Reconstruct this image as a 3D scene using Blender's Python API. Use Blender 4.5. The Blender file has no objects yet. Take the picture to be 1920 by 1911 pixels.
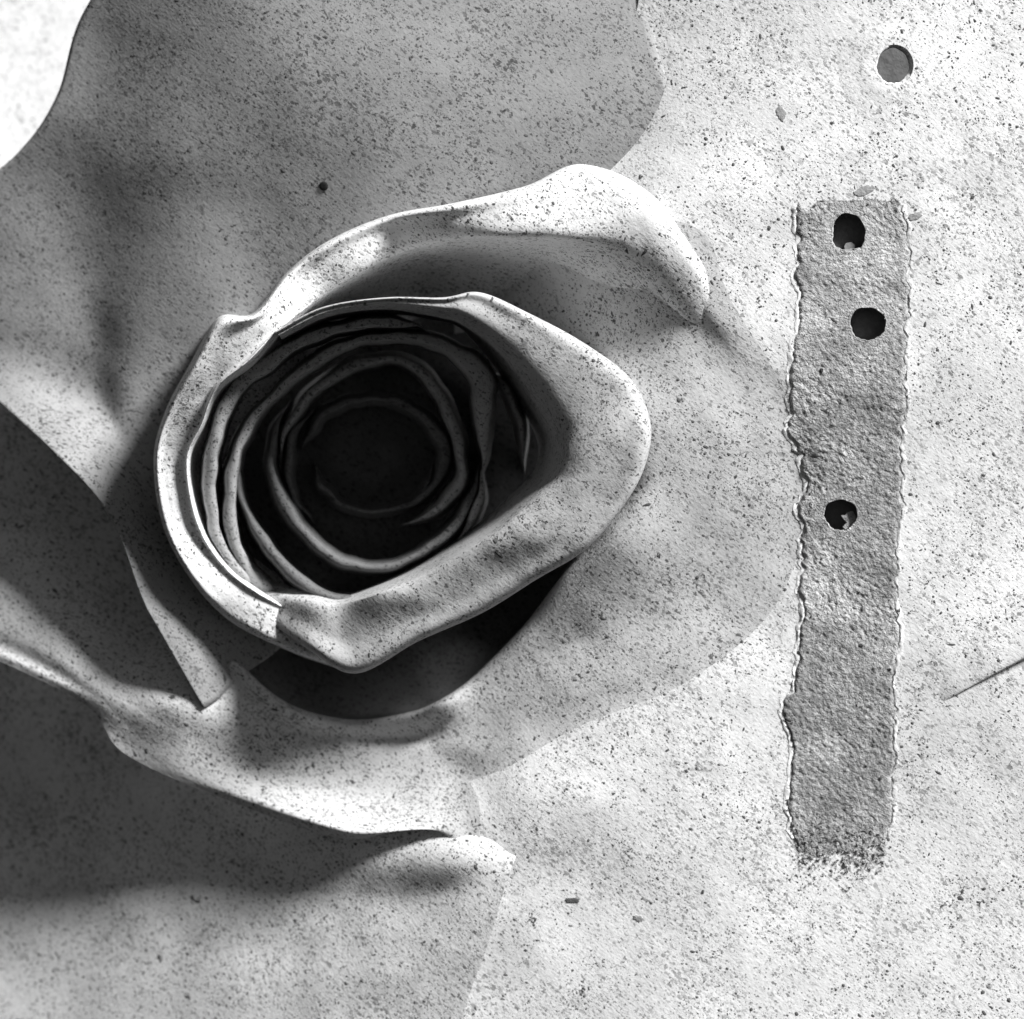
import bpy, math, random
import numpy as np
from mathutils import Vector, noise
from mathutils.bvhtree import BVHTree

C = bpy.context.scene.collection
S = 0.0005            # metres per unit of the drawing (about 0.96 m of wall in view)
D = 4600.0            # distance from the camera to the reference plane, same units
CX, CY = 960.0, 955.5

# ------------------------------------------------------------------ camera
cam_d = bpy.data.cameras.new("camera")
cam = bpy.data.objects.new("camera", cam_d); C.objects.link(cam)
cam_d.sensor_width = 36.0
cam_d.lens = 36.0 * D / 1920.0
cam_d.clip_start = 0.01; cam_d.clip_end = 200.0
cam.location = (0, -D * S, 0)
cam.rotation_euler = (math.radians(90), 0, 0)
bpy.context.scene.camera = cam
cam_d.dof.use_dof = True; cam_d.dof.focus_distance = (D + 20) * S; cam_d.dof.aperture_fstop = 2.4

# ------------------------------------------------------------------ light
LDIR = Vector((0.602, -0.468, 0.648)).normalized()        # towards the sun (x right, -y to the viewer, z up)
elev = math.asin(LDIR.z)
azim = math.atan2(LDIR.x, LDIR.y)
world = bpy.data.worlds.new("World"); bpy.context.scene.world = world
world.use_nodes = True
wn = world.node_tree; wn.nodes.clear()
sky = wn.nodes.new("ShaderNodeTexSky"); sky.sky_type = 'NISHITA'; sky.sun_disc = False
sky.sun_elevation = elev; sky.sun_rotation = azim
bw = wn.nodes.new("ShaderNodeRGBToBW")                 # black-and-white photograph
bg = wn.nodes.new("ShaderNodeBackground"); bg.inputs["Strength"].default_value = 0.022
wo = wn.nodes.new("ShaderNodeOutputWorld")
wn.links.new(sky.outputs[0], bw.inputs[0]); wn.links.new(bw.outputs[0], bg.inputs[0]); wn.links.new(bg.outputs[0], wo.inputs[0])
sun_d = bpy.data.lights.new("sun", 'SUN'); sun_d.energy = 5.0; sun_d.angle = math.radians(13)
sun_d.color = (1, 1, 1)
sun = bpy.data.objects.new("sun", sun_d); C.objects.link(sun)
sun.rotation_euler = (-LDIR).to_track_quat('-Z', 'Y').to_euler()
sc = bpy.context.scene
sc.view_settings.view_transform = 'Standard'; sc.view_settings.look = 'None'
sc.view_settings.exposure = 0.640; sc.view_settings.gamma = 1.0
sc.render.engine = 'CYCLES'
sc.cycles.max_bounces = 5; sc.cycles.diffuse_bounces = 3; sc.cycles.glossy_bounces = 1

# ------------------------------------------------------------------ helpers
def P(x, y, h):
    f = (D - h) / D
    return ((x - CX) * f * S, -h * S, (CY - y) * f * S)

def cr(p, n):
    """Catmull-Rom through the first axis of p, n samples per span"""
    p = np.asarray(p, float)
    q = np.concatenate([[2 * p[0] - p[1]], p, [2 * p[-1] - p[-2]]])
    out = []
    t = np.linspace(0, 1, n, endpoint=False).reshape((-1,) + (1,) * (p.ndim - 1))
    for i in range(1, len(q) - 2):
        a, b, c, d = q[i - 1], q[i], q[i + 1], q[i + 2]
        out.append(0.5 * (2 * b + (c - a) * t + (2 * a - 5 * b + 4 * c - d) * t * t + (3 * b - a - 3 * c + d) * t ** 3))
    out.append(p[-1:])
    return np.concatenate(out)

def fnoise(x, y, scale, seed):
    return noise.noise(Vector((x / scale, y / scale, seed * 7.31)))

BV, BF = [], []      # everything the grit may lie on

def link_mesh(name, verts, faces, mat, parent=None, smooth=True, collide=True):
    me = bpy.data.meshes.new(name)
    me.from_pydata(verts, [], faces)
    if smooth:
        me.polygons.foreach_set("use_smooth", [True] * len(me.polygons))
    me.materials.append(mat)
    me.update()
    o = bpy.data.objects.new(name, me); C.objects.link(o)
    if parent: o.parent = parent
    if collide:
        k = len(BV); BV.extend(verts); BF.extend([tuple(i + k for i in f) for f in faces])
    return o

def loft(rails, nu, nv, wav=0.0, wsc=160.0, seed=1, fine=0.0):
    """rails: list of rows of (x, y, h) with the same number of points"""
    g = np.array(rails, float)                 # rails, pts, 3
    g = cr(g, nv)
    g = cr(g.transpose(1, 0, 2), nu).transpose(1, 0, 2)
    R, N, _ = g.shape
    verts = []
    for r in range(R):
        for i in range(N):
            x, y, h = g[r, i]
            if wav: h += wav * fnoise(x, y, wsc, seed) + wav * .45 * fnoise(x, y, wsc * .4, seed + 3)
            if fine: h += fine * fnoise(x, y, 26, seed + 5)
            verts.append(P(x, y, h))
    faces = [(r * N + i, r * N + i + 1, (r + 1) * N + i + 1, (r + 1) * N + i) for r in range(R - 1) for i in range(N - 1)]
    return verts, faces

def petal(rails, mat, parent, nu=14, nv=10, wav=0, wsc=160, seed=1, thick=7, fine=0.0, label=None):
    v, f = loft(rails, nu, nv, wav, wsc, seed, fine)
    # faces wound so that the front looks at the viewer
    a, b, c = (Vector(v[i]) for i in f[len(f) // 2][:3])
    if (b - a).cross(c - a).y > 0: f = [tuple(reversed(q)) for q in f]
    o = link_mesh("petal", v, f, mat, parent)
    if thick:
        m = o.modifiers.new("thickness", 'SOLIDIFY'); m.thickness = thick * S; m.offset = -1
    if label: o["label"] = label
    return o

def offset2d(p):
    """unit normals of a polyline in the drawing plane"""
    t = np.gradient(p[:, :2], axis=0)
    t /= np.linalg.norm(t, axis=1)[:, None] + 1e-9
    return np.stack([t[:, 1], -t[:, 0]], 1)

def rim(pts, mat, parent, dep_out=160, dep_in=160, flare_out=10, flare_in=10, seed=1, wob=4.0, tilt=0.0, label=None):
    """a rolled petal edge: pts = (x, y, h, width); the walls drop on both sides of the rounded top"""
    p = cr(np.array(pts, float), 12)
    for i in range(len(p)):
        p[i, 0] += wob * fnoise(p[i, 0], p[i, 1], 38, seed)
        p[i, 1] += wob * fnoise(p[i, 0], p[i, 1], 38, seed + 9)
        p[i, 3] *= 1 + .55 * fnoise(p[i, 0], p[i, 1], 55, seed + 4)
    n = offset2d(p)
    prof = []      # (offset in widths, extra offset, drop in widths, extra drop)
    prof.append((0.5, flare_out, .5, dep_out)); prof.append((0.5, flare_out * .35, .5, dep_out * .4))
    for k in range(9):
        a = math.pi * k / 8
        prof.append((0.5 * math.cos(a), 0, .5 * (1 - math.sin(a)), 0))
    prof.append((-0.5, -flare_in * .35, .5, dep_in * .4)); prof.append((-0.5, -flare_in, .5, dep_in))
    verts, faces = [], []
    M = len(prof)
    taper = np.minimum(1, np.minimum(np.arange(len(p)), np.arange(len(p))[::-1]) / 14.0 + .02)
    for i in range(len(p)):
        x, y, h, w = p[i]
        w *= taper[i]; h -= 70 * (1 - taper[i])
        for a, ea, d, ed in prof:
            o = a * w + ea * taper[i]
            verts.append(P(x + n[i, 0] * o, y + n[i, 1] * o, h - d * w - ed + tilt * a * w))
    for i in range(len(p) - 1):
        for k in range(M - 1):
            faces.append((i * M + k, i * M + k + 1, (i + 1) * M + k + 1, (i + 1) * M + k))
    a, b, c = (Vector(verts[i]) for i in faces[M // 2][:3])
    if (b - a).cross(c - a).y > 0: faces = [tuple(reversed(q)) for q in faces]
    o = link_mesh("petal", verts, faces, mat, parent)
    if label: o["label"] = label
    return o

# ------------------------------------------------------------------ materials
def plaster(name, base, dot=0.10, dots=1.0, bump=0.2, fine=5.0, mott=0.06, rough=0.95, stretch=1.8, seed=0.0, dotmix=0.85):
    m = bpy.data.materials.new(name); m.use_nodes = True
    nt = m.node_tree; N = nt.nodes; L = nt.links
    b = N["Principled BSDF"]; b.inputs["Roughness"].default_value = rough
    b.inputs["Specular IOR Level"].default_value = 0.15
    tc = N.new("ShaderNodeTexCoord")
    mp = N.new("ShaderNodeMapping"); mp.vector_type = 'POINT'
    mp.inputs["Scale"].default_value = (1 / S, 1 / S, 1 / S)
    mp.inputs["Location"].default_value = (seed * 311, seed * 57, seed * 91)
    L.new(tc.outputs["Object"], mp.inputs[0])
    rot = N.new("ShaderNodeMapping"); rot.inputs["Rotation"].default_value = (0, math.radians(38), 0)
    rot.inputs["Scale"].default_value = (1 / stretch, 1, 1)
    ro = N.new("ShaderNodeVectorRotate"); ro.rotation_type = 'Y_AXIS'; ro.inputs["Angle"].default_value = math.radians(-38)
    L.new(mp.outputs[0], ro.inputs["Vector"])
    sc_ = N.new("ShaderNodeVectorMath"); sc_.operation = 'MULTIPLY'; sc_.inputs[1].default_value = (1 / stretch, 1, 1)
    L.new(ro.outputs[0], sc_.inputs[0])
    N.remove(rot)
    def tex_noise(src, size, det=3.0, rgh=0.6):
        t = N.new("ShaderNodeTexNoise"); t.inputs["Scale"].default_value = 1.0 / size
        t.inputs["Detail"].default_value = det; t.inputs["Roughness"].default_value = rgh
        L.new(src, t.inputs["Vector"]); return t.outputs["Fac"]
    def ramp(src, a, c, lo=0.0, hi=1.0):
        r = N.new("ShaderNodeMapRange"); r.inputs["From Min"].default_value = a; r.inputs["From Max"].default_value = c
        r.inputs["To Min"].default_value = lo; r.inputs["To Max"].default_value = hi; r.clamp = True
        L.new(src, r.inputs["Value"]); return r.outputs[0]
    def mth(op, a, c):
        q = N.new("ShaderNodeMath"); q.operation = op
        for i, v in enumerate((a, c)):
            if isinstance(v, (int, float)): q.inputs[i].default_value = v
            else: L.new(v, q.inputs[i])
        return q.outputs[0]
    # dark specks: small irregular blots, denser in drifts
    drift = tex_noise(mp.outputs[0], 150, 3, .6)
    wob = N.new("ShaderNodeTexNoise"); wob.inputs["Scale"].default_value = 1 / 7.0; wob.inputs["Detail"].default_value = 1
    L.new(mp.outputs[0], wob.inputs["Vector"])
    wv = N.new("ShaderNodeVectorMath"); wv.operation = 'MULTIPLY_ADD'; wv.inputs[1].default_value = (9, 9, 9)
    L.new(wob.outputs["Color"], wv.inputs[0]); L.new(sc_.outputs[0], wv.inputs[2])
    def specks(cell, rmin, rmax, src):
        v = N.new("ShaderNodeTexVoronoi"); v.inputs["Scale"].default_value = 1.0 / cell
        L.new(src, v.inputs["Vector"])
        sp = N.new("ShaderNodeSeparateColor"); L.new(v.outputs["Color"], sp.inputs[0])
        rad = ramp(mth('MULTIPLY', sp.outputs[0], mth('ADD', drift, .45)), 0.25, 1.0, rmin, rmax)
        dd = mth('SUBTRACT', rad, v.outputs["Distance"])
        return ramp(dd, -0.02, 0.10), sp.outputs[1]
    s1, r1 = specks(5.0, -.20, .70 * dots ** .5, wv.outputs[0])
    s2, r2 = specks(3.0, -.20, .68 * dots ** .5, wv.outputs[0])
    blot = ramp(tex_noise(sc_.outputs[0], 11, 2, .55), .66 - .03 * dots, .72)
    sp_all = mth('MAXIMUM', mth('MAXIMUM', mth('MULTIPLY', s1, ramp(r1, 0, 1, .5, 1)), mth('MULTIPLY', s2, ramp(r2, 0, 1, .2, .75))), mth('MULTIPLY', blot, .6))
    sp_all = mth('MULTIPLY', sp_all, dotmix)
    mott_n = mth('MULTIPLY', ramp(tex_noise(mp.outputs[0], 60, 5, .62), .3, .7, 1 - mott, 1 + mott), ramp(tex_noise(mp.outputs[0], 170, 3, .55), .32, .68, 1 - mott * 1.2, 1 + mott * 1.2))
    grain = ramp(tex_noise(sc_.outputs[0], 5.0, 2, .6), .25, .75, 1 - mott * 1.3, 1 + mott * 1.3)
    val = mth('MULTIPLY', mth('MULTIPLY', mott_n, grain), base)
    mx = N.new("ShaderNodeMix"); mx.data_type = 'FLOAT'
    L.new(sp_all, mx.inputs[0]); L.new(val, mx.inputs[2]); mx.inputs[3].default_value = dot * base
    cc = N.new("ShaderNodeCombineColor")
    for i in range(3): L.new(mx.outputs[0], cc.inputs[i])
    L.new(cc.outputs[0], b.inputs["Base Color"])
    # relief
    hgt = mth('ADD', mth('MULTIPLY', tex_noise(sc_.outputs[0], fine, 3, .55), 1.0), mth('MULTIPLY', tex_noise(mp.outputs[0], fine * 4, 3, .5), .8))
    hgt = mth('SUBTRACT', hgt, mth('MULTIPLY', sp_all, .35))
    bm = N.new("ShaderNodeBump"); bm.inputs["Strength"].default_value = bump; bm.inputs["Distance"].default_value = 5.0 * S
    L.new(hgt, bm.inputs["Height"]); L.new(bm.outputs[0], b.inputs["Normal"])
    return m

M_pale = plaster("pale_pitted_petal", 0.74, seed=1)
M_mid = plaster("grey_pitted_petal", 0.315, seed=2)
M_cup = plaster("cup_pitted_petal", 0.800, seed=6, dotmix=.74)
M_lip = plaster("lip_pitted_petal", 0.510, seed=8)
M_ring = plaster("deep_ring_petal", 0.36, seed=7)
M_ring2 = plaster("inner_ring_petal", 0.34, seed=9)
M_gap_shade = plaster("gap_shade_petal", 0.150, seed=15)  # shade of the crescent gap under the lip, put into the colour
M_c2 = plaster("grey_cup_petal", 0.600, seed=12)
M_heart_ring_shade = plaster("heart_ring_shade_petal", 0.14, seed=10)  # inner rims coloured darker to deepen the shade of the heart
M_heart_shade = plaster("heart_shade_petal", 0.085, seed=3)  # deep shade at the heart's floor painted as a near-black colour
M_wall = plaster("white_plaster", 0.80, dots=.6, seed=4)
M_bare = plaster("bare_mortar", 0.42, dot=.3, dots=1.3, bump=.6, fine=3.6, mott=.27, seed=5, stretch=1.15, dotmix=.6)
def plain(name, v, rough=.9):
    m = bpy.data.materials.new(name); m.use_nodes = True
    N = m.node_tree.nodes; L = m.node_tree.links
    b = N["Principled BSDF"]; b.inputs["Roughness"].default_value = rough; b.inputs["Specular IOR Level"].default_value = .15
    tc = N.new("ShaderNodeTexCoord"); t = N.new("ShaderNodeTexNoise"); t.inputs["Scale"].default_value = 1 / (9 * S); t.inputs["Detail"].default_value = 4
    r = N.new("ShaderNodeMapRange"); r.inputs["To Min"].default_value = v * .7; r.inputs["To Max"].default_value = v * 1.3
    L.new(tc.outputs["Object"], t.inputs["Vector"]); L.new(t.outputs["Fac"], r.inputs["Value"])
    cc = N.new("ShaderNodeCombineColor")
    for i in range(3): L.new(r.outputs[0], cc.inputs[i])
    L.new(cc.outputs[0], b.inputs["Base Color"])
    bm = N.new("ShaderNodeBump"); bm.inputs["Strength"].default_value = .5; bm.inputs["Distance"].default_value = 3 * S
    L.new(t.outputs["Fac"], bm.inputs["Height"]); L.new(bm.outputs[0], b.inputs["Normal"])
    return m
M_black = plain("black_iron", 0.02)
M_grit = plain("dark_grit", 0.10)
M_plug = plain("grey_plug", 0.13)
M_hole = plain("hole_lining", 0.22)
M_dark = plain("hole_floor", 0.12)

# ------------------------------------------------------------------ the wall behind
def grid_sheet(name, x0, x1, y0, y1, step, hf, mat, parent=None, skip=None, collide=True):
    xs = np.arange(x0, x1 + .1, step); ys = np.arange(y0, y1 + .1, step)
    idx = {}; verts = []; faces = []
    for j in range(len(ys)):
        for i in range(len(xs)):
            verts.append(P(xs[i], ys[j], hf(xs[i], ys[j])))
    n = len(xs)
    for j in range(len(ys) - 1):
        for i in range(n - 1):
            if skip and skip(xs[i] + step / 2, ys[j] + step / 2): continue
            faces.append((j * n + i, (j + 1) * n + i, (j + 1) * n + i + 1, j * n + i + 1))
    return link_mesh(name, verts, faces, mat, parent, collide=collide)

wall = grid_sheet("wall", -900, 2900, -900, 2900, 50, lambda x, y: -900 + 6 * fnoise(x, y, 300, 2), M_wall)
wall["kind"] = "structure"

# ------------------------------------------------------------------ the rose
rose = bpy.data.objects.new("rose", None); C.objects.link(rose)
rose.location = (0, 0, 0)
rose["label"] = "large open rose bloom seen from the front, its pale petals speckled like weathered plaster"
rose["category"] = "rose"
# the rose empty sits at the base of the bloom; children keep world positions because it is at the origin

# --- outer top-left petal: low and steep on the left, level on the right
G = [
 [(1240,-260,-148),(900,-260,-137),(560,-240,-159),(300,-160,-196),(158,20,-271),(106,180,-305),(30,290,-349),(-120,420,-408),(-150,600,-430),(-60,700,-408),(100,845,-236),(205,965,-196),(266,1120,-200),(300,1185,-210),(382,1328,-262)],
 [(1213,-60,-130),(930,-60,-123),(640,-50,-137),(420,0,-168),(235,110,-257),(170,230,-296),(105,340,-341),(45,450,-366),(20,580,-387),(40,700,-383),(150,850,-240),(230,960,-206),(288,1110,-210),(330,1180,-220),(410,1310,-272)],
 [(1230,90,-108),(1000,110,-109),(760,120,-115),(560,160,-146),(390,240,-205),(290,320,-253),(205,420,-313),(168,520,-348),(165,640,-359),(180,760,-350),(225,870,-254),(265,960,-232),(322,1080,-236),(372,1160,-245),(450,1270,-285)],
 [(1260,210,-102),(1060,250,-106),(850,260,-120),(680,290,-141),(540,340,-180),(440,420,-223),(345,520,-258),(275,620,-293),(250,720,-312),(252,820,-311),(275,900,-272),(310,970,-258),(365,1060,-262),(430,1140,-268),(520,1220,-298)],
 [(1190,345,-124),(1060,380,-128),(900,420,-145),(740,460,-177),(620,520,-213),(540,580,-249),(460,660,-283),(400,740,-303),(370,820,-316),(370,880,-329),(390,930,-280),(420,980,-268),(460,1040,-275),(510,1090,-282),(580,1150,-315)],
]
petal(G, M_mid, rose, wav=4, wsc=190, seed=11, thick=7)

# --- lower-left outer petal H, in the shade of F, turning up to level at the right
H = [
 [(-300,900,-751),(0,1150,-685),(200,1250,-609),(420,1400,-493),(640,1480,-370),(850,1480,-291),(990,1470,-252)],
 [(-300,1150,-752),(20,1330,-634),(220,1410,-557),(430,1520,-410),(640,1590,-296),(845,1598,-189),(975,1580,-195)],
 [(-300,1400,-744),(30,1540,-634),(240,1590,-524),(440,1650,-396),(640,1690,-295),(825,1680,-213),(948,1660,-176)],
 [(-300,1650,-727),(40,1720,-604),(250,1740,-491),(440,1760,-385),(620,1770,-294),(790,1770,-223),(915,1770,-181)],
 [(-300,1850,-720),(40,1870,-584),(240,1870,-473),(420,1870,-375),(590,1870,-295),(750,1870,-235),(874,1885,-196)],
 [(-300,2150,-703),(40,2150,-553),(230,2150,-443),(400,2150,-362),(560,2150,-293),(700,2150,-246),(800,2160,-225)],
]
petal(H, M_pale, rose, wav=4, wsc=150, seed=14, thick=0)

# --- the great cup petal: rises from under the ring, levels out to the right, curls at its lower left edge
SPOKES = [
 [(800,640,-502),(830,590,-447),(860,540,-389),(900,490,-284),(940,450,-178),(1000,400,-162),(1120,260,-148),(1190,40,-122),(1240,-300,-94)],
 [(900,620,-368),(930,575,-324),(960,530,-280),(1020,480,-169),(1090,455,-109),(1160,430,-66),(1300,260,-59),(1420,0,-65),(1500,-300,-39)],
 [(1010,640,-243),(1050,605,-206),(1090,570,-174),(1160,520,-101),(1230,490,-32),(1290,460,-22),(1440,330,-11),(1680,80,-2),(1950,-300,-10)],
 [(1070,710,-174),(1120,685,-139),(1170,660,-114),(1240,620,-76),(1300,590,-49),(1345,570,-31),(1480,500,-27),(1800,330,-17),(2400,0,-6)],
 [(1100,800,-140),(1160,790,-109),(1220,780,-83),(1310,760,-63),(1400,745,-55),(1455,735,-53),(1540,720,-47),(1850,680,-40),(2400,600,-27)],
 [(1095,900,-161),(1162,900,-126),(1230,900,-91),(1330,910,-85),(1430,915,-88),(1500,920,-90),(1580,930,-83),(1880,950,-69),(2400,1000,-47)],
 [(985,935,-302),(1070,965,-246),(1150,1010,-117),(1260,1060,-120),(1370,1100,-122),(1440,1125,-116),(1530,1160,-109),(1860,1230,-73),(2400,1320,-58)],
 [(900,1030,-382),(1036,1080,-303),(1062,1085,-167),(1150,1180,-160),(1220,1230,-142),(1270,1268,-137),(1370,1330,-125),(1640,1540,-118),(2300,2000,-99)],
 [(820,1120,-469),(960,1169,-389),(985,1178,-226),(1022,1232,-202),(1050,1310,-186),(1075,1345,-179),(1150,1440,-151),(1340,1680,-145),(1700,2300,-146)],
 [(740,1150,-460),(871,1253,-376),(892,1270,-262),(908,1312,-246),(920,1380,-237),(950,1420,-214),(1000,1500,-169),(1080,1720,-183),(1250,2300,-169)],
 [(715,1155,-454),(814,1292,-371),(830,1314,-242),(845,1356,-266),(850,1400,-262),(870,1450,-254),(900,1540,-198),(850,1800,-223),(760,2300,-299)],
 [(690,1160,-457),(755,1316,-391),(765,1340,-281),(778,1382,-304),(790,1410,-288),(810,1470,-265),(835,1540,-211),(842,1572,-210),(845,1585,-256)],
 [(640,1150,-473),(648,1326,-423),(650,1352,-322),(653,1388,-337),(655,1420,-320),(655,1490,-298),(655,1540,-237),(655,1562,-218),(655,1576,-258)],
 [(580,1130,-496),(535,1290,-438),(528,1316,-304),(512,1348,-315),(495,1380,-310),(480,1440,-317),(462,1480,-300),(450,1495,-298),(443,1507,-311)],
 [(510,1090,-434),(438,1200,-372),(424,1222,-287),(396,1268,-286),(345,1320,-264),(315,1365,-279),(280,1400,-300),(255,1408,-309),(238,1416,-315)],
 [(440,1030,-440),(385,1080,-434),(330,1130,-424),(270,1190,-386),(225,1250,-317),(195,1290,-298),(182,1310,-301),(174,1320,-307),(170,1330,-315)],
 [(380,900,-477),(290,950,-465),(200,1000,-454),(140,1090,-415),(100,1160,-353),(75,1210,-332),(55,1235,-342),(45,1247,-332),(40,1258,-335)],
 [(220,520,-539),(110,600,-527),(0,680,-519),(-80,820,-495),(-110,980,-453),(-140,1100,-416),(-155,1140,-406),(-165,1155,-390),(-175,1167,-394)],
]
Cc = [[sp[r] for sp in SPOKES] for r in range(9)]
_v, _f = loft(Cc, 18, 24, 3, 120, 31)
_n = 17 * 18                                    # faces per row
_fi = [tuple(reversed(f)) for f in _f] if (Vector(_v[_f[9000][1]]) - Vector(_v[_f[9000][0]])).cross(Vector(_v[_f[9000][2]]) - Vector(_v[_f[9000][0]])).y > 0 else _f
_out = [k for k in range(len(_fi)) if k // _n >= 5 * 24 + 6 and k % _n < 10 * 18]
_os = set(_out)
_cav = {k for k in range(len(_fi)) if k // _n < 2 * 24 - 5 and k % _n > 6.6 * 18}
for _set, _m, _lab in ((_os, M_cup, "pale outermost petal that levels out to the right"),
                       (_cav, M_gap_shade, "inner petal deep in the gap under the lip, painted dark as shade"),
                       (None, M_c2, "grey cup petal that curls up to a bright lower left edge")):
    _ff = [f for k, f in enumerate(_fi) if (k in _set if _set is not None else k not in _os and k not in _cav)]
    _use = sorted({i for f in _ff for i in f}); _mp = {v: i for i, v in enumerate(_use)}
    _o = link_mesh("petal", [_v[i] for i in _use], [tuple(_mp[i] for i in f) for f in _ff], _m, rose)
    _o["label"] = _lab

# --- far right fold
K = [
 [(1700,1180,-8),(1850,1050,-8),(2050,950,-8),(2350,850,-8)],
 [(1715,1270,-5),(1860,1170,3),(2080,1050,10),(2350,930,10)],
 [(1740,1325,-3),(1880,1245,13),(2100,1130,26),(2350,1000,28)],
 [(1742,1332,-9),(1885,1254,6),(2106,1138,18),(2356,1008,20)],
]
_b = BVHTree.FromPolygons([Vector(v) for v in BV], BF)
def _h(x, y):
    l = _b.ray_cast(cam.location, (Vector(P(x, y, 0)) - cam.location).normalized())[0]
    return -l.y / S if l else 0
K = [[(x, y, h + _h(min(x, 2200), y)) for x, y, h in r] for r in K]
petal(K, M_cup, rose, wav=3, wsc=110, seed=6, thick=5)

# --- ring petal A: broad white rolled band, upper right over the top and down the left
A = [
 [(1360,640,-84),(1328,494,-48),(1216,360,-53),(1090,308,-74),(984,350,-104),(850,381,-143),(730,404,-208),(620,450,-238),(538,510,-264),(474,587,-293),(408,597,-333),(353,687,-347),(310,771,-340),(288,860,-311),(304,980,-309),(354,1082,-281),(430,1164,-285),(544,1222,-316),(640,1256,-318)],
 [(1350,640,-69),(1318,500,-22),(1205,368,-19),(1085,316,-12),(985,352,5),(850,384,16),(730,406,-46),(620,452,-50),(540,512,-61),(475,590,-15),(410,600,-11),(356,690,-33),(312,772,-65),(290,860,-103),(305,980,-145),(356,1080,-165),(432,1162,-207),(545,1218,-210),(640,1250,-225)],
 [(1338,640,-66),(1300,510,-12),(1190,400,-9),(1080,358,6),(985,385,23),(855,410,19),(738,428,-43),(640,472,-47),(560,525,-58),(500,595,-12),(425,640,-8),(376,710,-30),(332,780,-62),(308,860,-100),(328,980,-142),(378,1075,-162),(450,1145,-191),(560,1195,-202),(645,1232,-218)],
 [(1325,650,-72),(1270,550,-30),(1170,460,-25),(1060,440,2),(960,441,21),(870,444,3),(760,468,-59),(660,514,-63),(590,560,-74),(520,612,-28),(458,672,-24),(400,722,-46),(372,790,-78),(344,862,-116),(362,980,-158),(410,1062,-178),(480,1118,-191),(570,1168,-208),(650,1210,-225)],
 [(1305,655,-89),(1240,575,-76),(1150,490,-65),(1050,449,-48),(957,448,-49),(872,451,-45),(765,475,-105),(668,521,-109),(598,567,-118),(528,619,-43),(466,679,-12),(408,729,-35),(380,795,-73),(352,864,-104),(370,976,-142),(418,1056,-177),(486,1111,-193),(586,1160,-222),(658,1200,-243)],
 [(1285,660,-124),(1215,600,-126),(1120,530,-135),(1030,500,-188),(950,500,-209),(874,500,-225),(780,520,-295),(690,556,-299),(620,592,-308),(544,640,-203),(482,695,-164),(424,740,-199),(394,803,-234),(370,868,-247),(388,972,-258),(436,1046,-312),(500,1098,-323),(590,1145,-302),(660,1190,-273)],
 [(1265,665,-184),(1185,620,-216),(1080,580,-245),(1010,570,-318),(940,570,-349),(880,570,-355),(800,590,-415),(730,620,-409),(660,650,-408),(584,690,-293),(512,735,-244),(460,780,-269),(430,833,-304),(410,888,-317),(418,962,-328),(456,1026,-382),(520,1078,-383),(600,1125,-352),(660,1170,-323)],
]
petal(A, M_pale, rose, wav=2, wsc=60, seed=41, thick=0, nu=12, nv=8, fine=.8)

# --- petal B: right and lower, a broad bright lip that dives into the dark heart
B = [
 [(518,620,-148),(606,578,-112),(720,560,-96),(830,560,-80),(898,552,-82),(987,590,-139),(1090,645,-142),(1177,712,-105),(1213,790,-69),(1208,860,-74),(1173,932,-88),(1098,1022,-147),(1001,1082,-212),(901,1144,-249),(784,1196,-260),(667,1255,-282),(580,1209,-268),(492,1134,-239)],
 [(515,622,-12),(605,576,12),(720,558,34),(830,558,44),(900,549,40),(990,588,-19),(1092,644,-34),(1180,712,1),(1216,790,31),(1210,862,26),(1176,935,12),(1100,1026,-9),(1003,1086,-46),(902,1148,-81),(784,1200,-104),(667,1260,-138),(575,1214,-155),(480,1146,-238)],
 [(520,626,-8),(610,582,16),(722,565,38),(830,568,50),(888,566,48),(966,606,-7),(1058,668,-22),(1136,736,7),(1166,802,39),(1158,872,32),(1126,940,16),(1052,1010,-1),(962,1062,-34),(866,1118,-65),(764,1160,-94),(660,1204,-130),(580,1170,-152),(486,1126,-230)],
 [(524,630,-12),(614,587,10),(724,572,30),(828,582,40),(880,596,36),(942,642,-25),(1010,718,-46),(1064,790,-21),(1080,846,11),(1062,900,8),(1010,950,-4),(944,1006,-15),(868,1050,-46),(786,1094,-73),(710,1122,-90),(640,1140,-134),(580,1130,-156),(492,1108,-238)],
 [(528,636,-78),(618,594,-62),(726,580,-46),(826,592,-40),(872,608,-42),(928,654,-99),(986,726,-117),(1036,800,-95),(1050,846,-59),(1034,892,-54),(988,936,-58),(926,990,-62),(852,1036,-92),(776,1080,-114),(704,1110,-115),(640,1128,-167),(584,1118,-188),(494,1104,-283)],
 [(534,642,-258),(622,602,-242),(728,590,-226),(822,602,-230),(866,618,-242),(912,668,-319),(960,738,-372),(1000,806,-365),(1010,846,-329),(1000,886,-304),(960,926,-288),(906,974,-277),(840,1022,-292),(768,1066,-289),(700,1098,-270),(640,1116,-282),(584,1106,-278),(500,1098,-269)],
]
petal(B, M_lip, rose, wav=2.5, wsc=80, seed=51, thick=0, nu=12, nv=8, fine=.8)

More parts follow.
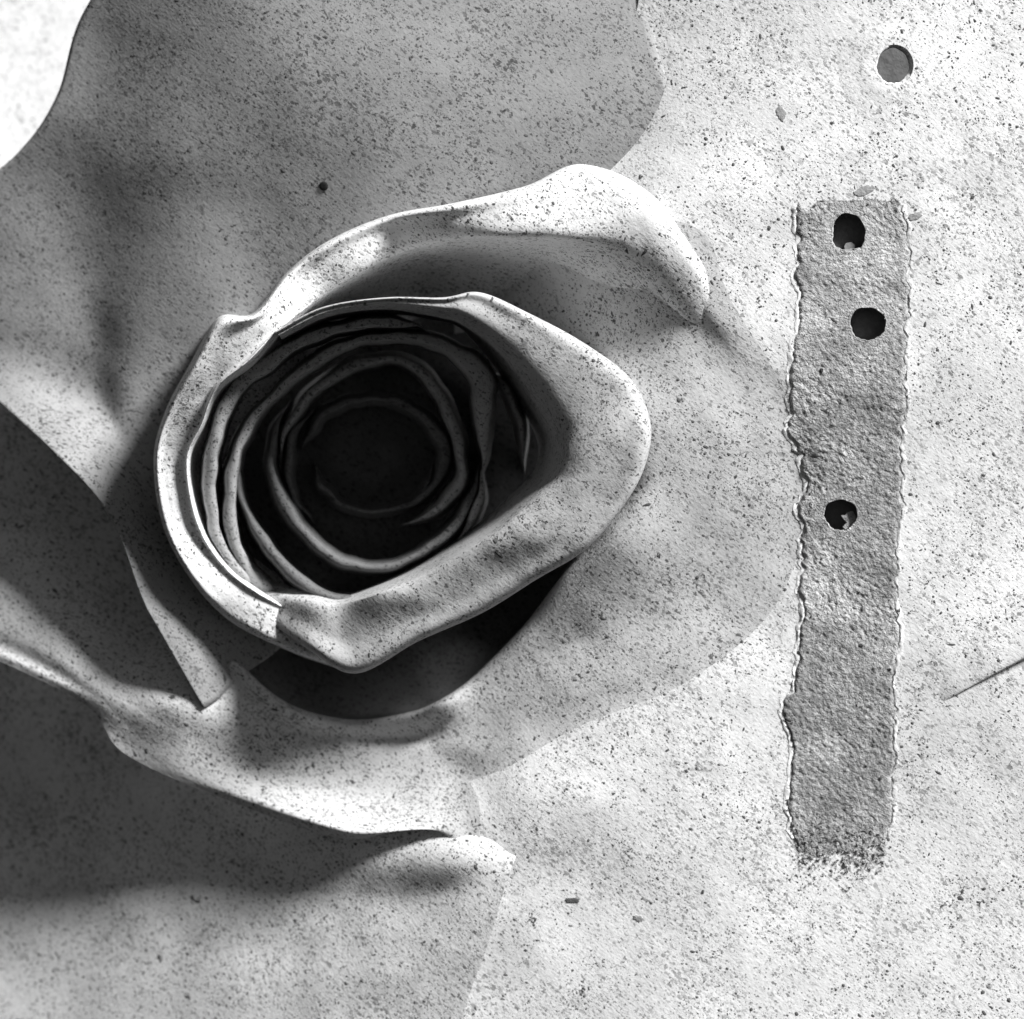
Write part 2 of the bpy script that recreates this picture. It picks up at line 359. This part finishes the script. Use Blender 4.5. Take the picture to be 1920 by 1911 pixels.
# --- the tight heart: one rolled petal edge inside another
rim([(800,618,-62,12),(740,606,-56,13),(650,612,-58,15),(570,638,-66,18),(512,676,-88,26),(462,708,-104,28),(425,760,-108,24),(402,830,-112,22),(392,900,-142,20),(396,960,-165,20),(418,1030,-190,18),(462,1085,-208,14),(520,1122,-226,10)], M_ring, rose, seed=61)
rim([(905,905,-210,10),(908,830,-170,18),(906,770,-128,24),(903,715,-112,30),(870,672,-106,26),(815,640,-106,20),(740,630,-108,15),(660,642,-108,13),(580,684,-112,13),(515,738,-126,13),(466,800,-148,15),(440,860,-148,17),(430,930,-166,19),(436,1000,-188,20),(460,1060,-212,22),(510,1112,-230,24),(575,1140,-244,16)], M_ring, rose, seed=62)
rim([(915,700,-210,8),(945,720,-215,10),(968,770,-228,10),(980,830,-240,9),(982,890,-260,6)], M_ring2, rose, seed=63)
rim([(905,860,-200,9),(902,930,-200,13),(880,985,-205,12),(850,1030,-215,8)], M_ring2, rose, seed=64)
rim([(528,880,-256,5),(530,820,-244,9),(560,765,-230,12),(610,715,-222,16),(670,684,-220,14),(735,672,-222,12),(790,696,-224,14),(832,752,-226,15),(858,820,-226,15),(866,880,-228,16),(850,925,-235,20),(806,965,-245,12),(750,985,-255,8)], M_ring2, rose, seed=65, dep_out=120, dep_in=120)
rim([(900,870,-210,8),(885,930,-206,12),(850,990,-206,13),(800,1030,-206,12),(745,1058,-208,12),(690,1066,-210,12),(630,1048,-206,13),(580,1010,-200,16),(540,958,-196,18),(516,905,-202,13),(508,860,-214,11),(518,800,-226,10),(548,750,-236,6)], M_heart_ring_shade, rose, seed=66, dep_out=120, dep_in=130)
rim([(452,830,-214,5),(446,890,-206,8),(458,950,-198,10),(490,1010,-190,15),(540,1070,-190,17),(600,1110,-196,13),(660,1124,-200,10),(740,1116,-206,9),(820,1092,-215,7)], M_heart_ring_shade, rose, seed=67, dep_out=120, dep_in=120)
rim([(600,760,-280,8),(552,810,-276,14),(540,870,-276,14),(552,930,-280,12),(590,985,-284,10)], M_heart_ring_shade, rose, seed=68, dep_out=100, dep_in=100)
rim([(640,770,-290,8),(720,750,-286,12),(790,780,-284,16),(832,830,-284,18),(826,890,-288,16),(780,940,-296,12),(700,965,-300,9)], M_heart_ring_shade, rose, seed=69, dep_out=100, dep_in=100)
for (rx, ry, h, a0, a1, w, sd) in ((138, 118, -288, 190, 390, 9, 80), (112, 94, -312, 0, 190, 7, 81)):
    rim([(702 + rx * math.cos(math.radians(a)), 866 + ry * math.sin(math.radians(a)), h - 10 * math.sin(math.radians(a)), w) for a in range(a0, a1, 20)], M_heart_ring_shade, rose, seed=sd, dep_out=70, dep_in=70, wob=7)
# floor of the heart: a bud of folded petals
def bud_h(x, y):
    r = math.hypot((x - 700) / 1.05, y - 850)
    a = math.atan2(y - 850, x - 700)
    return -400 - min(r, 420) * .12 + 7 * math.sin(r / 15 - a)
hb = grid_sheet("petal", 400, 1080, 560, 1160, 10, bud_h, M_heart_shade, rose)
hb["label"] = "furled bud petals at the bottom of the heart, painted dark as deep shade"

# ------------------------------------------------------------------ bare mortar strip with drilled holes
HOLES = [  # cx, cy, rx, ry, squareness, depth, floor material
 (1674, 123, 31, 33, 2.0, 7, 'grey'),
 (1591, 434, 31, 34, 3.2, 34, 'dark'),
 (1627, 607, 34, 31, 2.1, 36, 'dark'),
 (1576, 965, 32, 29, 2.0, 50, 'black'),
]
cam_loc = cam.location.copy()
def build_bvh():
    return BVHTree.FromPolygons([Vector(v) for v in BV], BF)
bvh = build_bvh()
def hit(x, y):
    d = (Vector(P(x, y, 0)) - cam_loc).normalized()
    return bvh.ray_cast(cam_loc, d)
def hsurf(x, y):
    loc = hit(x, y)[0]
    return -loc.y / S if loc else 0.0

# smoothed height of the level petals under the strip
gx = np.arange(1400, 1800, 25); gy = np.arange(20, 1800, 25)
HS = np.array([[hsurf(x, y) for x in gx] for y in gy])
def hbase(x, y):
    u = min(max((x - gx[0]) / 25, 0), len(gx) - 1.001); v = min(max((y - gy[0]) / 25, 0), len(gy) - 1.001)
    i, j = int(u), int(v); a, b = u - i, v - j
    return (HS[j, i] * (1 - a) + HS[j, i + 1] * a) * (1 - b) + (HS[j + 1, i] * (1 - a) + HS[j + 1, i + 1] * a) * b

def hole_f(x, y, k):
    """>1 outside the hole, <1 inside"""
    cx, cy, rx, ry, p, dep, fl = HOLES[k]
    dx, dy = (x - cx) / rx, (y - cy) / ry
    if k == 1 and dy < 0: p = 2.1
    a = math.atan2(dy, dx)
    r = (abs(dx) ** p + abs(dy) ** p) ** (1 / p)
    return r / (1 + .025 * math.sin(3 * a + k) + .02 * math.sin(7 * a + 2 * k) + (.02 * math.sin(17 * a) if a > .2 else 0))

# open the petals behind the holes
import bmesh
for o in [o for o in rose.children if o.name.startswith("petal")]:
    bm = bmesh.new(); bm.from_mesh(o.data)
    dead = []
    for f in bm.faces:
        for k in range(4):
            cx, cy = HOLES[k][:2]
            near = False
            for v in f.verts:
                h = -v.co.y / S; q = (D - h) / D
                x = v.co.x / S / q + CX; y = CY - v.co.z / S / q
                if math.hypot(x - cx, y - cy) < 38: near = True
            c = f.calc_center_median(); h = -c.y / S; q = (D - h) / D
            if math.hypot(c.x / S / q + CX - cx, CY - c.z / S / q - cy) < 38: near = True
            if near: dead.append(f); break
    if dead:
        bmesh.ops.delete(bm, geom=dead, context='FACES'); bm.to_mesh(o.data)
    bm.free()

LE = np.array([(382,1498),(390,1492),(430,1490),(445,1494),(480,1495),(520,1494),(560,1499),(600,1498),(625,1493),(650,1489),(690,1484),(740,1480),(780,1481),(806,1476),(830,1488),(845,1492),(852,1506),(870,1500),(895,1508),(925,1511),(945,1499),(965,1494),(985,1505),(1010,1502),(1060,1503),(1110,1500),(1150,1510),(1190,1497),(1250,1494),(1298,1491),(1306,1470),(1332,1464),(1370,1478),(1405,1488),(1430,1481),(1450,1484),(1500,1477),(1545,1478),(1565,1490),(1600,1496),(1700,1500)], float)
RE = np.array([(376,1688),(400,1695),(430,1703),(470,1705),(500,1702),(520,1699),(545,1705),(575,1703),(620,1700),(680,1697),(740,1698),(762,1700),(780,1690),(810,1694),(840,1690),(870,1688),(900,1691),(930,1692),(950,1695),(980,1688),(1010,1683),(1040,1684),(1060,1680),(1090,1682),(1115,1685),(1135,1680),(1160,1686),(1190,1690),(1220,1687),(1240,1680),(1270,1675),(1320,1677),(1380,1675),(1425,1676),(1450,1670),(1500,1674),(1545,1674),(1565,1664),(1600,1660),(1700,1650)], float)
def le(y): return np.interp(y, LE[:, 0], LE[:, 1]) + 7 * fnoise(y, 3, 33, 71) + 5 * fnoise(y, 9, 13, 72) + 3.5 * fnoise(y, 2, 4.5, 70)
def re_(y): return np.interp(y, RE[:, 0], RE[:, 1]) + 7 * fnoise(y, 5, 33, 73) + 5 * fnoise(y, 1, 13, 74) + 3.5 * fnoise(y, 2, 4.5, 69)

strip = bpy.data.objects.new("mortar_strip", None); C.objects.link(strip)
strip["label"] = "tall ragged grey strip of bare rough mortar to the right of the bloom"
strip["category"] = "mortar strip"
ys = np.arange(370, 1690, 3.0); nu_ = 72
verts, faces = [], []
for y in ys:
    a, b = le(y), re_(y)
    for i in range(nu_ + 1):
        x = a + (b - a) * i / nu_; yy = y
        e = min(1, min(i, nu_ - i) / 2.0)
        r = 1.5 * fnoise(x * .5 + yy * .35, yy * .9 - x * .7, 6, 75) + 1.6 * fnoise(x, yy, 4.2, 76) + 1.0 * fnoise(x, yy, 30, 77)
        for k in (1, 2, 3):
            cx, cy = HOLES[k][:2]
            f = hole_f(x, yy, k)
            if .90 < f < 1.08:
                x = cx + (x - cx) / f; yy = cy + (yy - cy) / f; f = 1.0
            if f < 1.7: r *= max(.0, (f - 1.0) / .7)
        verts.append(P(x, yy, hbase(x, yy) + 4 * e + r * e))
n = nu_ + 1
for j in range(len(ys) - 1):
    y = ys[j]
    for i in range(nu_):
        x = le(y) + (re_(y) - le(y)) * (i + .5) / nu_
        if any(hole_f(x, y + 1.5, k) < .99 for k in (1, 2, 3)): continue
        top = 384 - (8 if 1545 < x < 1570 or x > 1612 else 0) + 16 * fnoise(x, 1, 16, 78) + 9 * fnoise(x, 4, 5, 79)
        if abs(x - 1591) < 62: top = min(top, 376)
        if y < top: continue
        if y > 1470 and fnoise(x, y, 12, 80) * .6 + fnoise(x, y, 5.5, 81) * .7 + .1 > 1.1 - (y - 1470) / 200 * 1.55: continue
        faces.append((j * n + i, (j + 1) * n + i, (j + 1) * n + i + 1, j * n + i + 1))
link_mesh("mortar_face", verts, faces, M_bare, strip)

# the paint lip that stands a little proud along both edges of the strip
for fn, sgn in ((le, -1), (re_, 1)):
    vv, ff = [], []
    yy = np.arange(384, 1575, 4.0)
    for y in yy:
        e = fn(y) ; w = 7 + 5 * fnoise(y, 2, 22, 82); t = max(-2.5, -1.0 + 3.4 * fnoise(y, 7, 16, 83))
        for k, (o, hh) in enumerate(((-2, -4), (-.5, t * .8), (2.5, t), (w * .55, t * .5), (w, -1.5))):
            x = e + sgn * o
            vv.append(P(x, y, hbase(x, y) + 2 + hh))
    for j in range(len(yy) - 1):
        for k in range(4):
            q = (j * 5 + k, (j + 1) * 5 + k, (j + 1) * 5 + k + 1, j * 5 + k + 1)
            ff.append(q if sgn > 0 else q[::-1])
    link_mesh("paint_lip", vv, ff, M_cup, strip)

# ------------------------------------------------------------------ drilled holes
HL = ["round shallow hole with a grey floor in the white surface near the upper right corner",
      "squarish dark hole with a flat bottom at the top of the grey mortar strip",
      "plain round dark hole below the squarish one in the mortar strip",
      "black hole with a pale flake at its lower right, lowest in the mortar strip"]
for k, (cx, cy, rx, ry, p, dep, fl) in enumerate(HOLES):
    h0 = hbase(cx, cy)
    t = bpy.data.objects.new("drill_hole", None); C.objects.link(t)
    t["label"] = HL[k]; t["category"] = "hole"; t["group"] = "round holes drilled at the right"
    NA = 72
    rings = []
    flush = 4 if k else 1
    def outline(scale, ox, oy):
        out = []
        for i in range(NA):
            a = 2 * math.pi * i / NA
            x, y = cx + rx * math.cos(a), cy + ry * math.sin(a)
            f = hole_f(x, y, k)
            out.append((cx + ox + (x - cx) / f * scale, cy + oy + (y - cy) / f * scale))
        return out
    prof = [(1.34, 5, -1, flush - 4), (1.2, 5, -1, flush + .4), (1.08, 4, -1, flush - 2.2), (.99, 0, 0, -7), (.97, 0, 0, -dep * .5), (.95, 0, 0, -dep)]
    vv = []
    for s_, ox, oy, hh in prof:
        for i, (x, y) in enumerate(outline(s_, ox, oy)):
            vv.append(P(x, y, hbase(x, y) + hh + (.8 * fnoise(x, y, 7, 90 + k))))
    ff = []
    for r in range(len(prof) - 1):
        for i in range(NA):
            j = (i + 1) % NA
            ff.append((r * NA + i, (r + 1) * NA + i, (r + 1) * NA + j, r * NA + j))
    ff = [f[::-1] for f in ff]
    me_split = NA * 3
    # collar (mortar or paint) and lining
    link_mesh("collar", vv[:NA * 4], [f for f in ff if max(f) < NA * 4], M_bare if k else M_cup, t)
    link_mesh("lining", vv[NA * 3:], [tuple(i - NA * 3 for i in f) for f in ff if min(f) >= NA * 3], M_hole, t)
    fv, fc = [], []
    for s_ in (.97, .7, .4, .05):
        for x, y in outline(s_, 0, 0):
            fv.append(P(x, y, h0 - dep + 4 + 1.2 * fnoise(x, y, 12, 95 + k)))
    for r in range(3):
        for i in range(NA):
            j = (i + 1) % NA
            fc.append((r * NA + i, r * NA + j, (r + 1) * NA + j, (r + 1) * NA + i))
    fc.append(tuple(3 * NA + i for i in range(NA)))
    link_mesh("floor", fv, fc, {'grey': M_plug, 'dark': M_dark, 'black': M_dark}[fl], t)
    if k == 0:     # the surface that was opened around the hole
        vv, ff = [], []
        for r_, hh in ((1.16, 1.2), (1.4, 1.5), (2.0, 1.5), (2.1, .9), (2.7, .7), (3.3, .4), (3.9, -1)):
            for i in range(NA):
                a = 2 * math.pi * i / NA
                x, y = cx + 3 + rx * r_ * math.cos(a), cy - 1 + ry * r_ * math.sin(a)
                vv.append(P(x, y, hbase(x, y) + hh))
        for r in range(6):
            for i in range(NA):
                j = (i + 1) % NA
                ff.append((r * NA + i, r * NA + j, (r + 1) * NA + j, (r + 1) * NA + i))
        link_mesh("rendered_rim", vv, ff, M_cup, t)
    if k == 3:
        pts = [(1598,958),(1604,968),(1606,982),(1598,990),(1585,992),(1580,988),(1588,980),(1580,971),(1577,966),(1584,966),(1589,961)]
        nb = len(pts)
        vv = [P(x, y, h0 - 6) for x, y in pts] + [P(x + 2, y + 2, h0 - 26) for x, y in pts]
        ff = [tuple(range(nb))] + [(i, (i + 1) % nb, nb + (i + 1) % nb, nb + i) for i in range(nb)]
        link_mesh("flake", vv, ff, M_bare, t, smooth=False)
    if k == 1:
        pts = [(1583,462),(1586,456),(1596,454),(1603,459),(1604,467),(1584,468)]
        nb = len(pts)
        vv = [P(x, y, h0 - 14) for x, y in pts] + [P(x, y, h0 - 40) for x, y in pts]
        ff = [tuple(range(nb))] + [(i, (i + 1) % nb, nb + (i + 1) % nb, nb + i) for i in range(nb)]
        link_mesh("crumb", vv, ff, M_hole, t, smooth=False)

bvh = build_bvh()
# ------------------------------------------------------------------ single marks
def place(x, y):
    loc, nrm, _, _ = hit(x, y)
    if nrm.y > 0: nrm = -nrm
    return loc, nrm
def frame(nrm, ang):
    t = Vector((math.cos(ang), 0, -math.sin(ang)))
    t = (t - nrm * t.dot(nrm)).normalized()
    return t, nrm.cross(t)
def disc(name, x, y, pts, th, mat, parent=None, dome=.4):
    """small lump with an outline of (dx, dy) points lying on the surface at x, y"""
    loc, nrm = place(x, y); t, b = frame(nrm, 0)
    if b.z > 0: b = -b
    n = len(pts); vv = []
    for s_, hh in ((1.0, -2), (1.0, th * (1 - dome)), (.72, th), (.35, th * 1.05)):
        for k, (dx, dy) in enumerate(pts):
            vv.append(tuple(loc + (t * dx * s_ + b * dy * s_ + nrm * (hh + .5 * fnoise(dx * 9 + x, dy * 9, 7, k))) * S))
    ff = [tuple(3 * n + i for i in range(n))]
    for r in range(3):
        for i in range(n):
            j = (i + 1) % n
            ff.append((r * n + i, r * n + j, (r + 1) * n + j, (r + 1) * n + i))
    return link_mesh(name, vv, ff, mat, parent, smooth=dome > .3, collide=False)
def ell(rx, ry, n=20, rag=.0, seed=0, rot=0.0):
    out = []
    for i in range(n):
        a = 2 * math.pi * i / n; q = 1 + rag * noise.noise(Vector((math.cos(a) * 2.2, math.sin(a) * 2.2, seed * 3.7)))
        u, v = rx * q * math.cos(a), ry * q * math.sin(a)
        out.append((u * math.cos(rot) - v * math.sin(rot), u * math.sin(rot) + v * math.cos(rot)))
    return out
o = disc("nail_head", 607, 349, ell(9, 9, 28), 3, M_black)
o["label"] = "small round black nail head on the dark upper left petal"; o["category"] = "nail"
CH = [(1074,1688,13,5,.05,"thin dark flake lying on the pale petal at the bottom"),
      (1465,213,8,13,-.3,"grey oval chip on the white surface left of the round grey hole"),
      (1620,357,17,8,-.3,"grey triangular chip just above the top of the mortar strip"),
      (1715,405,14,6,-.2,"small grey chip at the upper right corner of the mortar strip"),
      (1197,1722,9,6,.3,"small grey chip to the lower right of the thin dark flake")]
M_chip = plain("grey_chip", 0.34)
for k, (x, y, rx, ry, ro_, lab) in enumerate(CH):
    o = disc("plaster_chip", x, y, ell(rx, ry, 22, .5, k + 2, ro_), 1.4, M_dark if k == 0 else M_chip, dome=.2)
    o["label"] = lab; o["category"] = "chip"; o["group"] = "loose chips on the surface"

# ------------------------------------------------------------------ grit
random.seed(7)
CL = [(1680,243,13,16,46),(1235,235,30,9,70),(1205,235,12,8,25),(1275,240,22,12,40),(1190,190,9,16,22),(1048,250,10,16,24),(1070,275,20,12,20),(875,340,16,12,22),
      (1262,395,16,12,30),(1105,500,14,16,24),(1180,560,60,60,120),(1270,590,30,60,70),(1080,700,60,30,90),(1000,700,50,30,60),(560,1420,90,50,420),(520,1400,40,30,120),
      (420,1390,60,20,60),(1160,1240,60,18,60),(1230,1100,30,20,30),(1000,1120,60,40,90),(1100,1150,80,50,120),(960,1500,70,40,90),(1280,1240,50,20,40),
      (930,1060,60,40,80),(850,1100,60,30,90),(620,1180,70,30,110),(700,1215,60,22,80),(200,1540,90,60,120),(190,1350,60,20,50),(450,90,20,30,20),(1260,1360,30,15,12),
      (1840,360,50,40,60),(1690,300,40,30,40),(1830,1400,60,70,60),(1300,520,20,60,40),(1720,1450,14,90,70),(1440,1600,60,60,60),(1090,1520,40,30,30),(330,1080,60,60,90)]
pts = [(random.uniform(-60, 1980), random.uniform(-60, 1970)) for _ in range(95000)]
for x, y, a, b, n in CL:
    pts += [(random.gauss(x, a), random.gauss(y, b)) for _ in range(n)]
for _k in range(90):
    cx_, cy_ = random.uniform(0, 1920), random.uniform(0, 1911); sx_, sy_ = random.uniform(5, 26), random.uniform(5, 20)
    pts += [(random.gauss(cx_, sx_), random.gauss(cy_, sy_)) for _ in range(random.randint(12, 60))]
gv, gf = [], []
for x, y in pts:
    if 1480 < x < 1700 and 380 < y < 1560 and random.random() < .6: continue
    d = .42 + 1.3 * fnoise(x, y, 130, 101) + .9 * fnoise(x, y, 42, 102)
    if random.random() > d + .25: continue
    if any(hole_f(x, y, k) < 1.05 for k in range(4)): continue
    loc, nrm, _, _ = hit(x, y)
    if loc is None: continue
    if nrm.y > 0: nrm = -nrm
    if nrm.y > -.25: continue
    r = .8 + random.expovariate(1 / .5)
    r = min(r, 5.5)
    el = random.uniform(.9, 1.6) if random.random() < .88 else random.uniform(1.6, 2.6)
    t, b = frame(nrm, math.radians(random.gauss(35, 45)))
    k = len(gv)
    for i in range(6):
        a = i * math.pi / 3; q = random.uniform(.7, 1.25) * r
        gv.append(tuple(loc + (t * math.cos(a) * q * el + b * math.sin(a) * q - nrm * .2) * S))
    gv.append(tuple(loc + nrm * (.28 * r) * S))
    for i in range(6): gf.append((k + i, k + (i + 1) % 6, k + 6))
grit = link_mesh("grit", gv, gf, M_grit, collide=False, smooth=False)
grit["kind"] = "stuff"; grit["label"] = "dark grains of grit scattered over the whole surface"
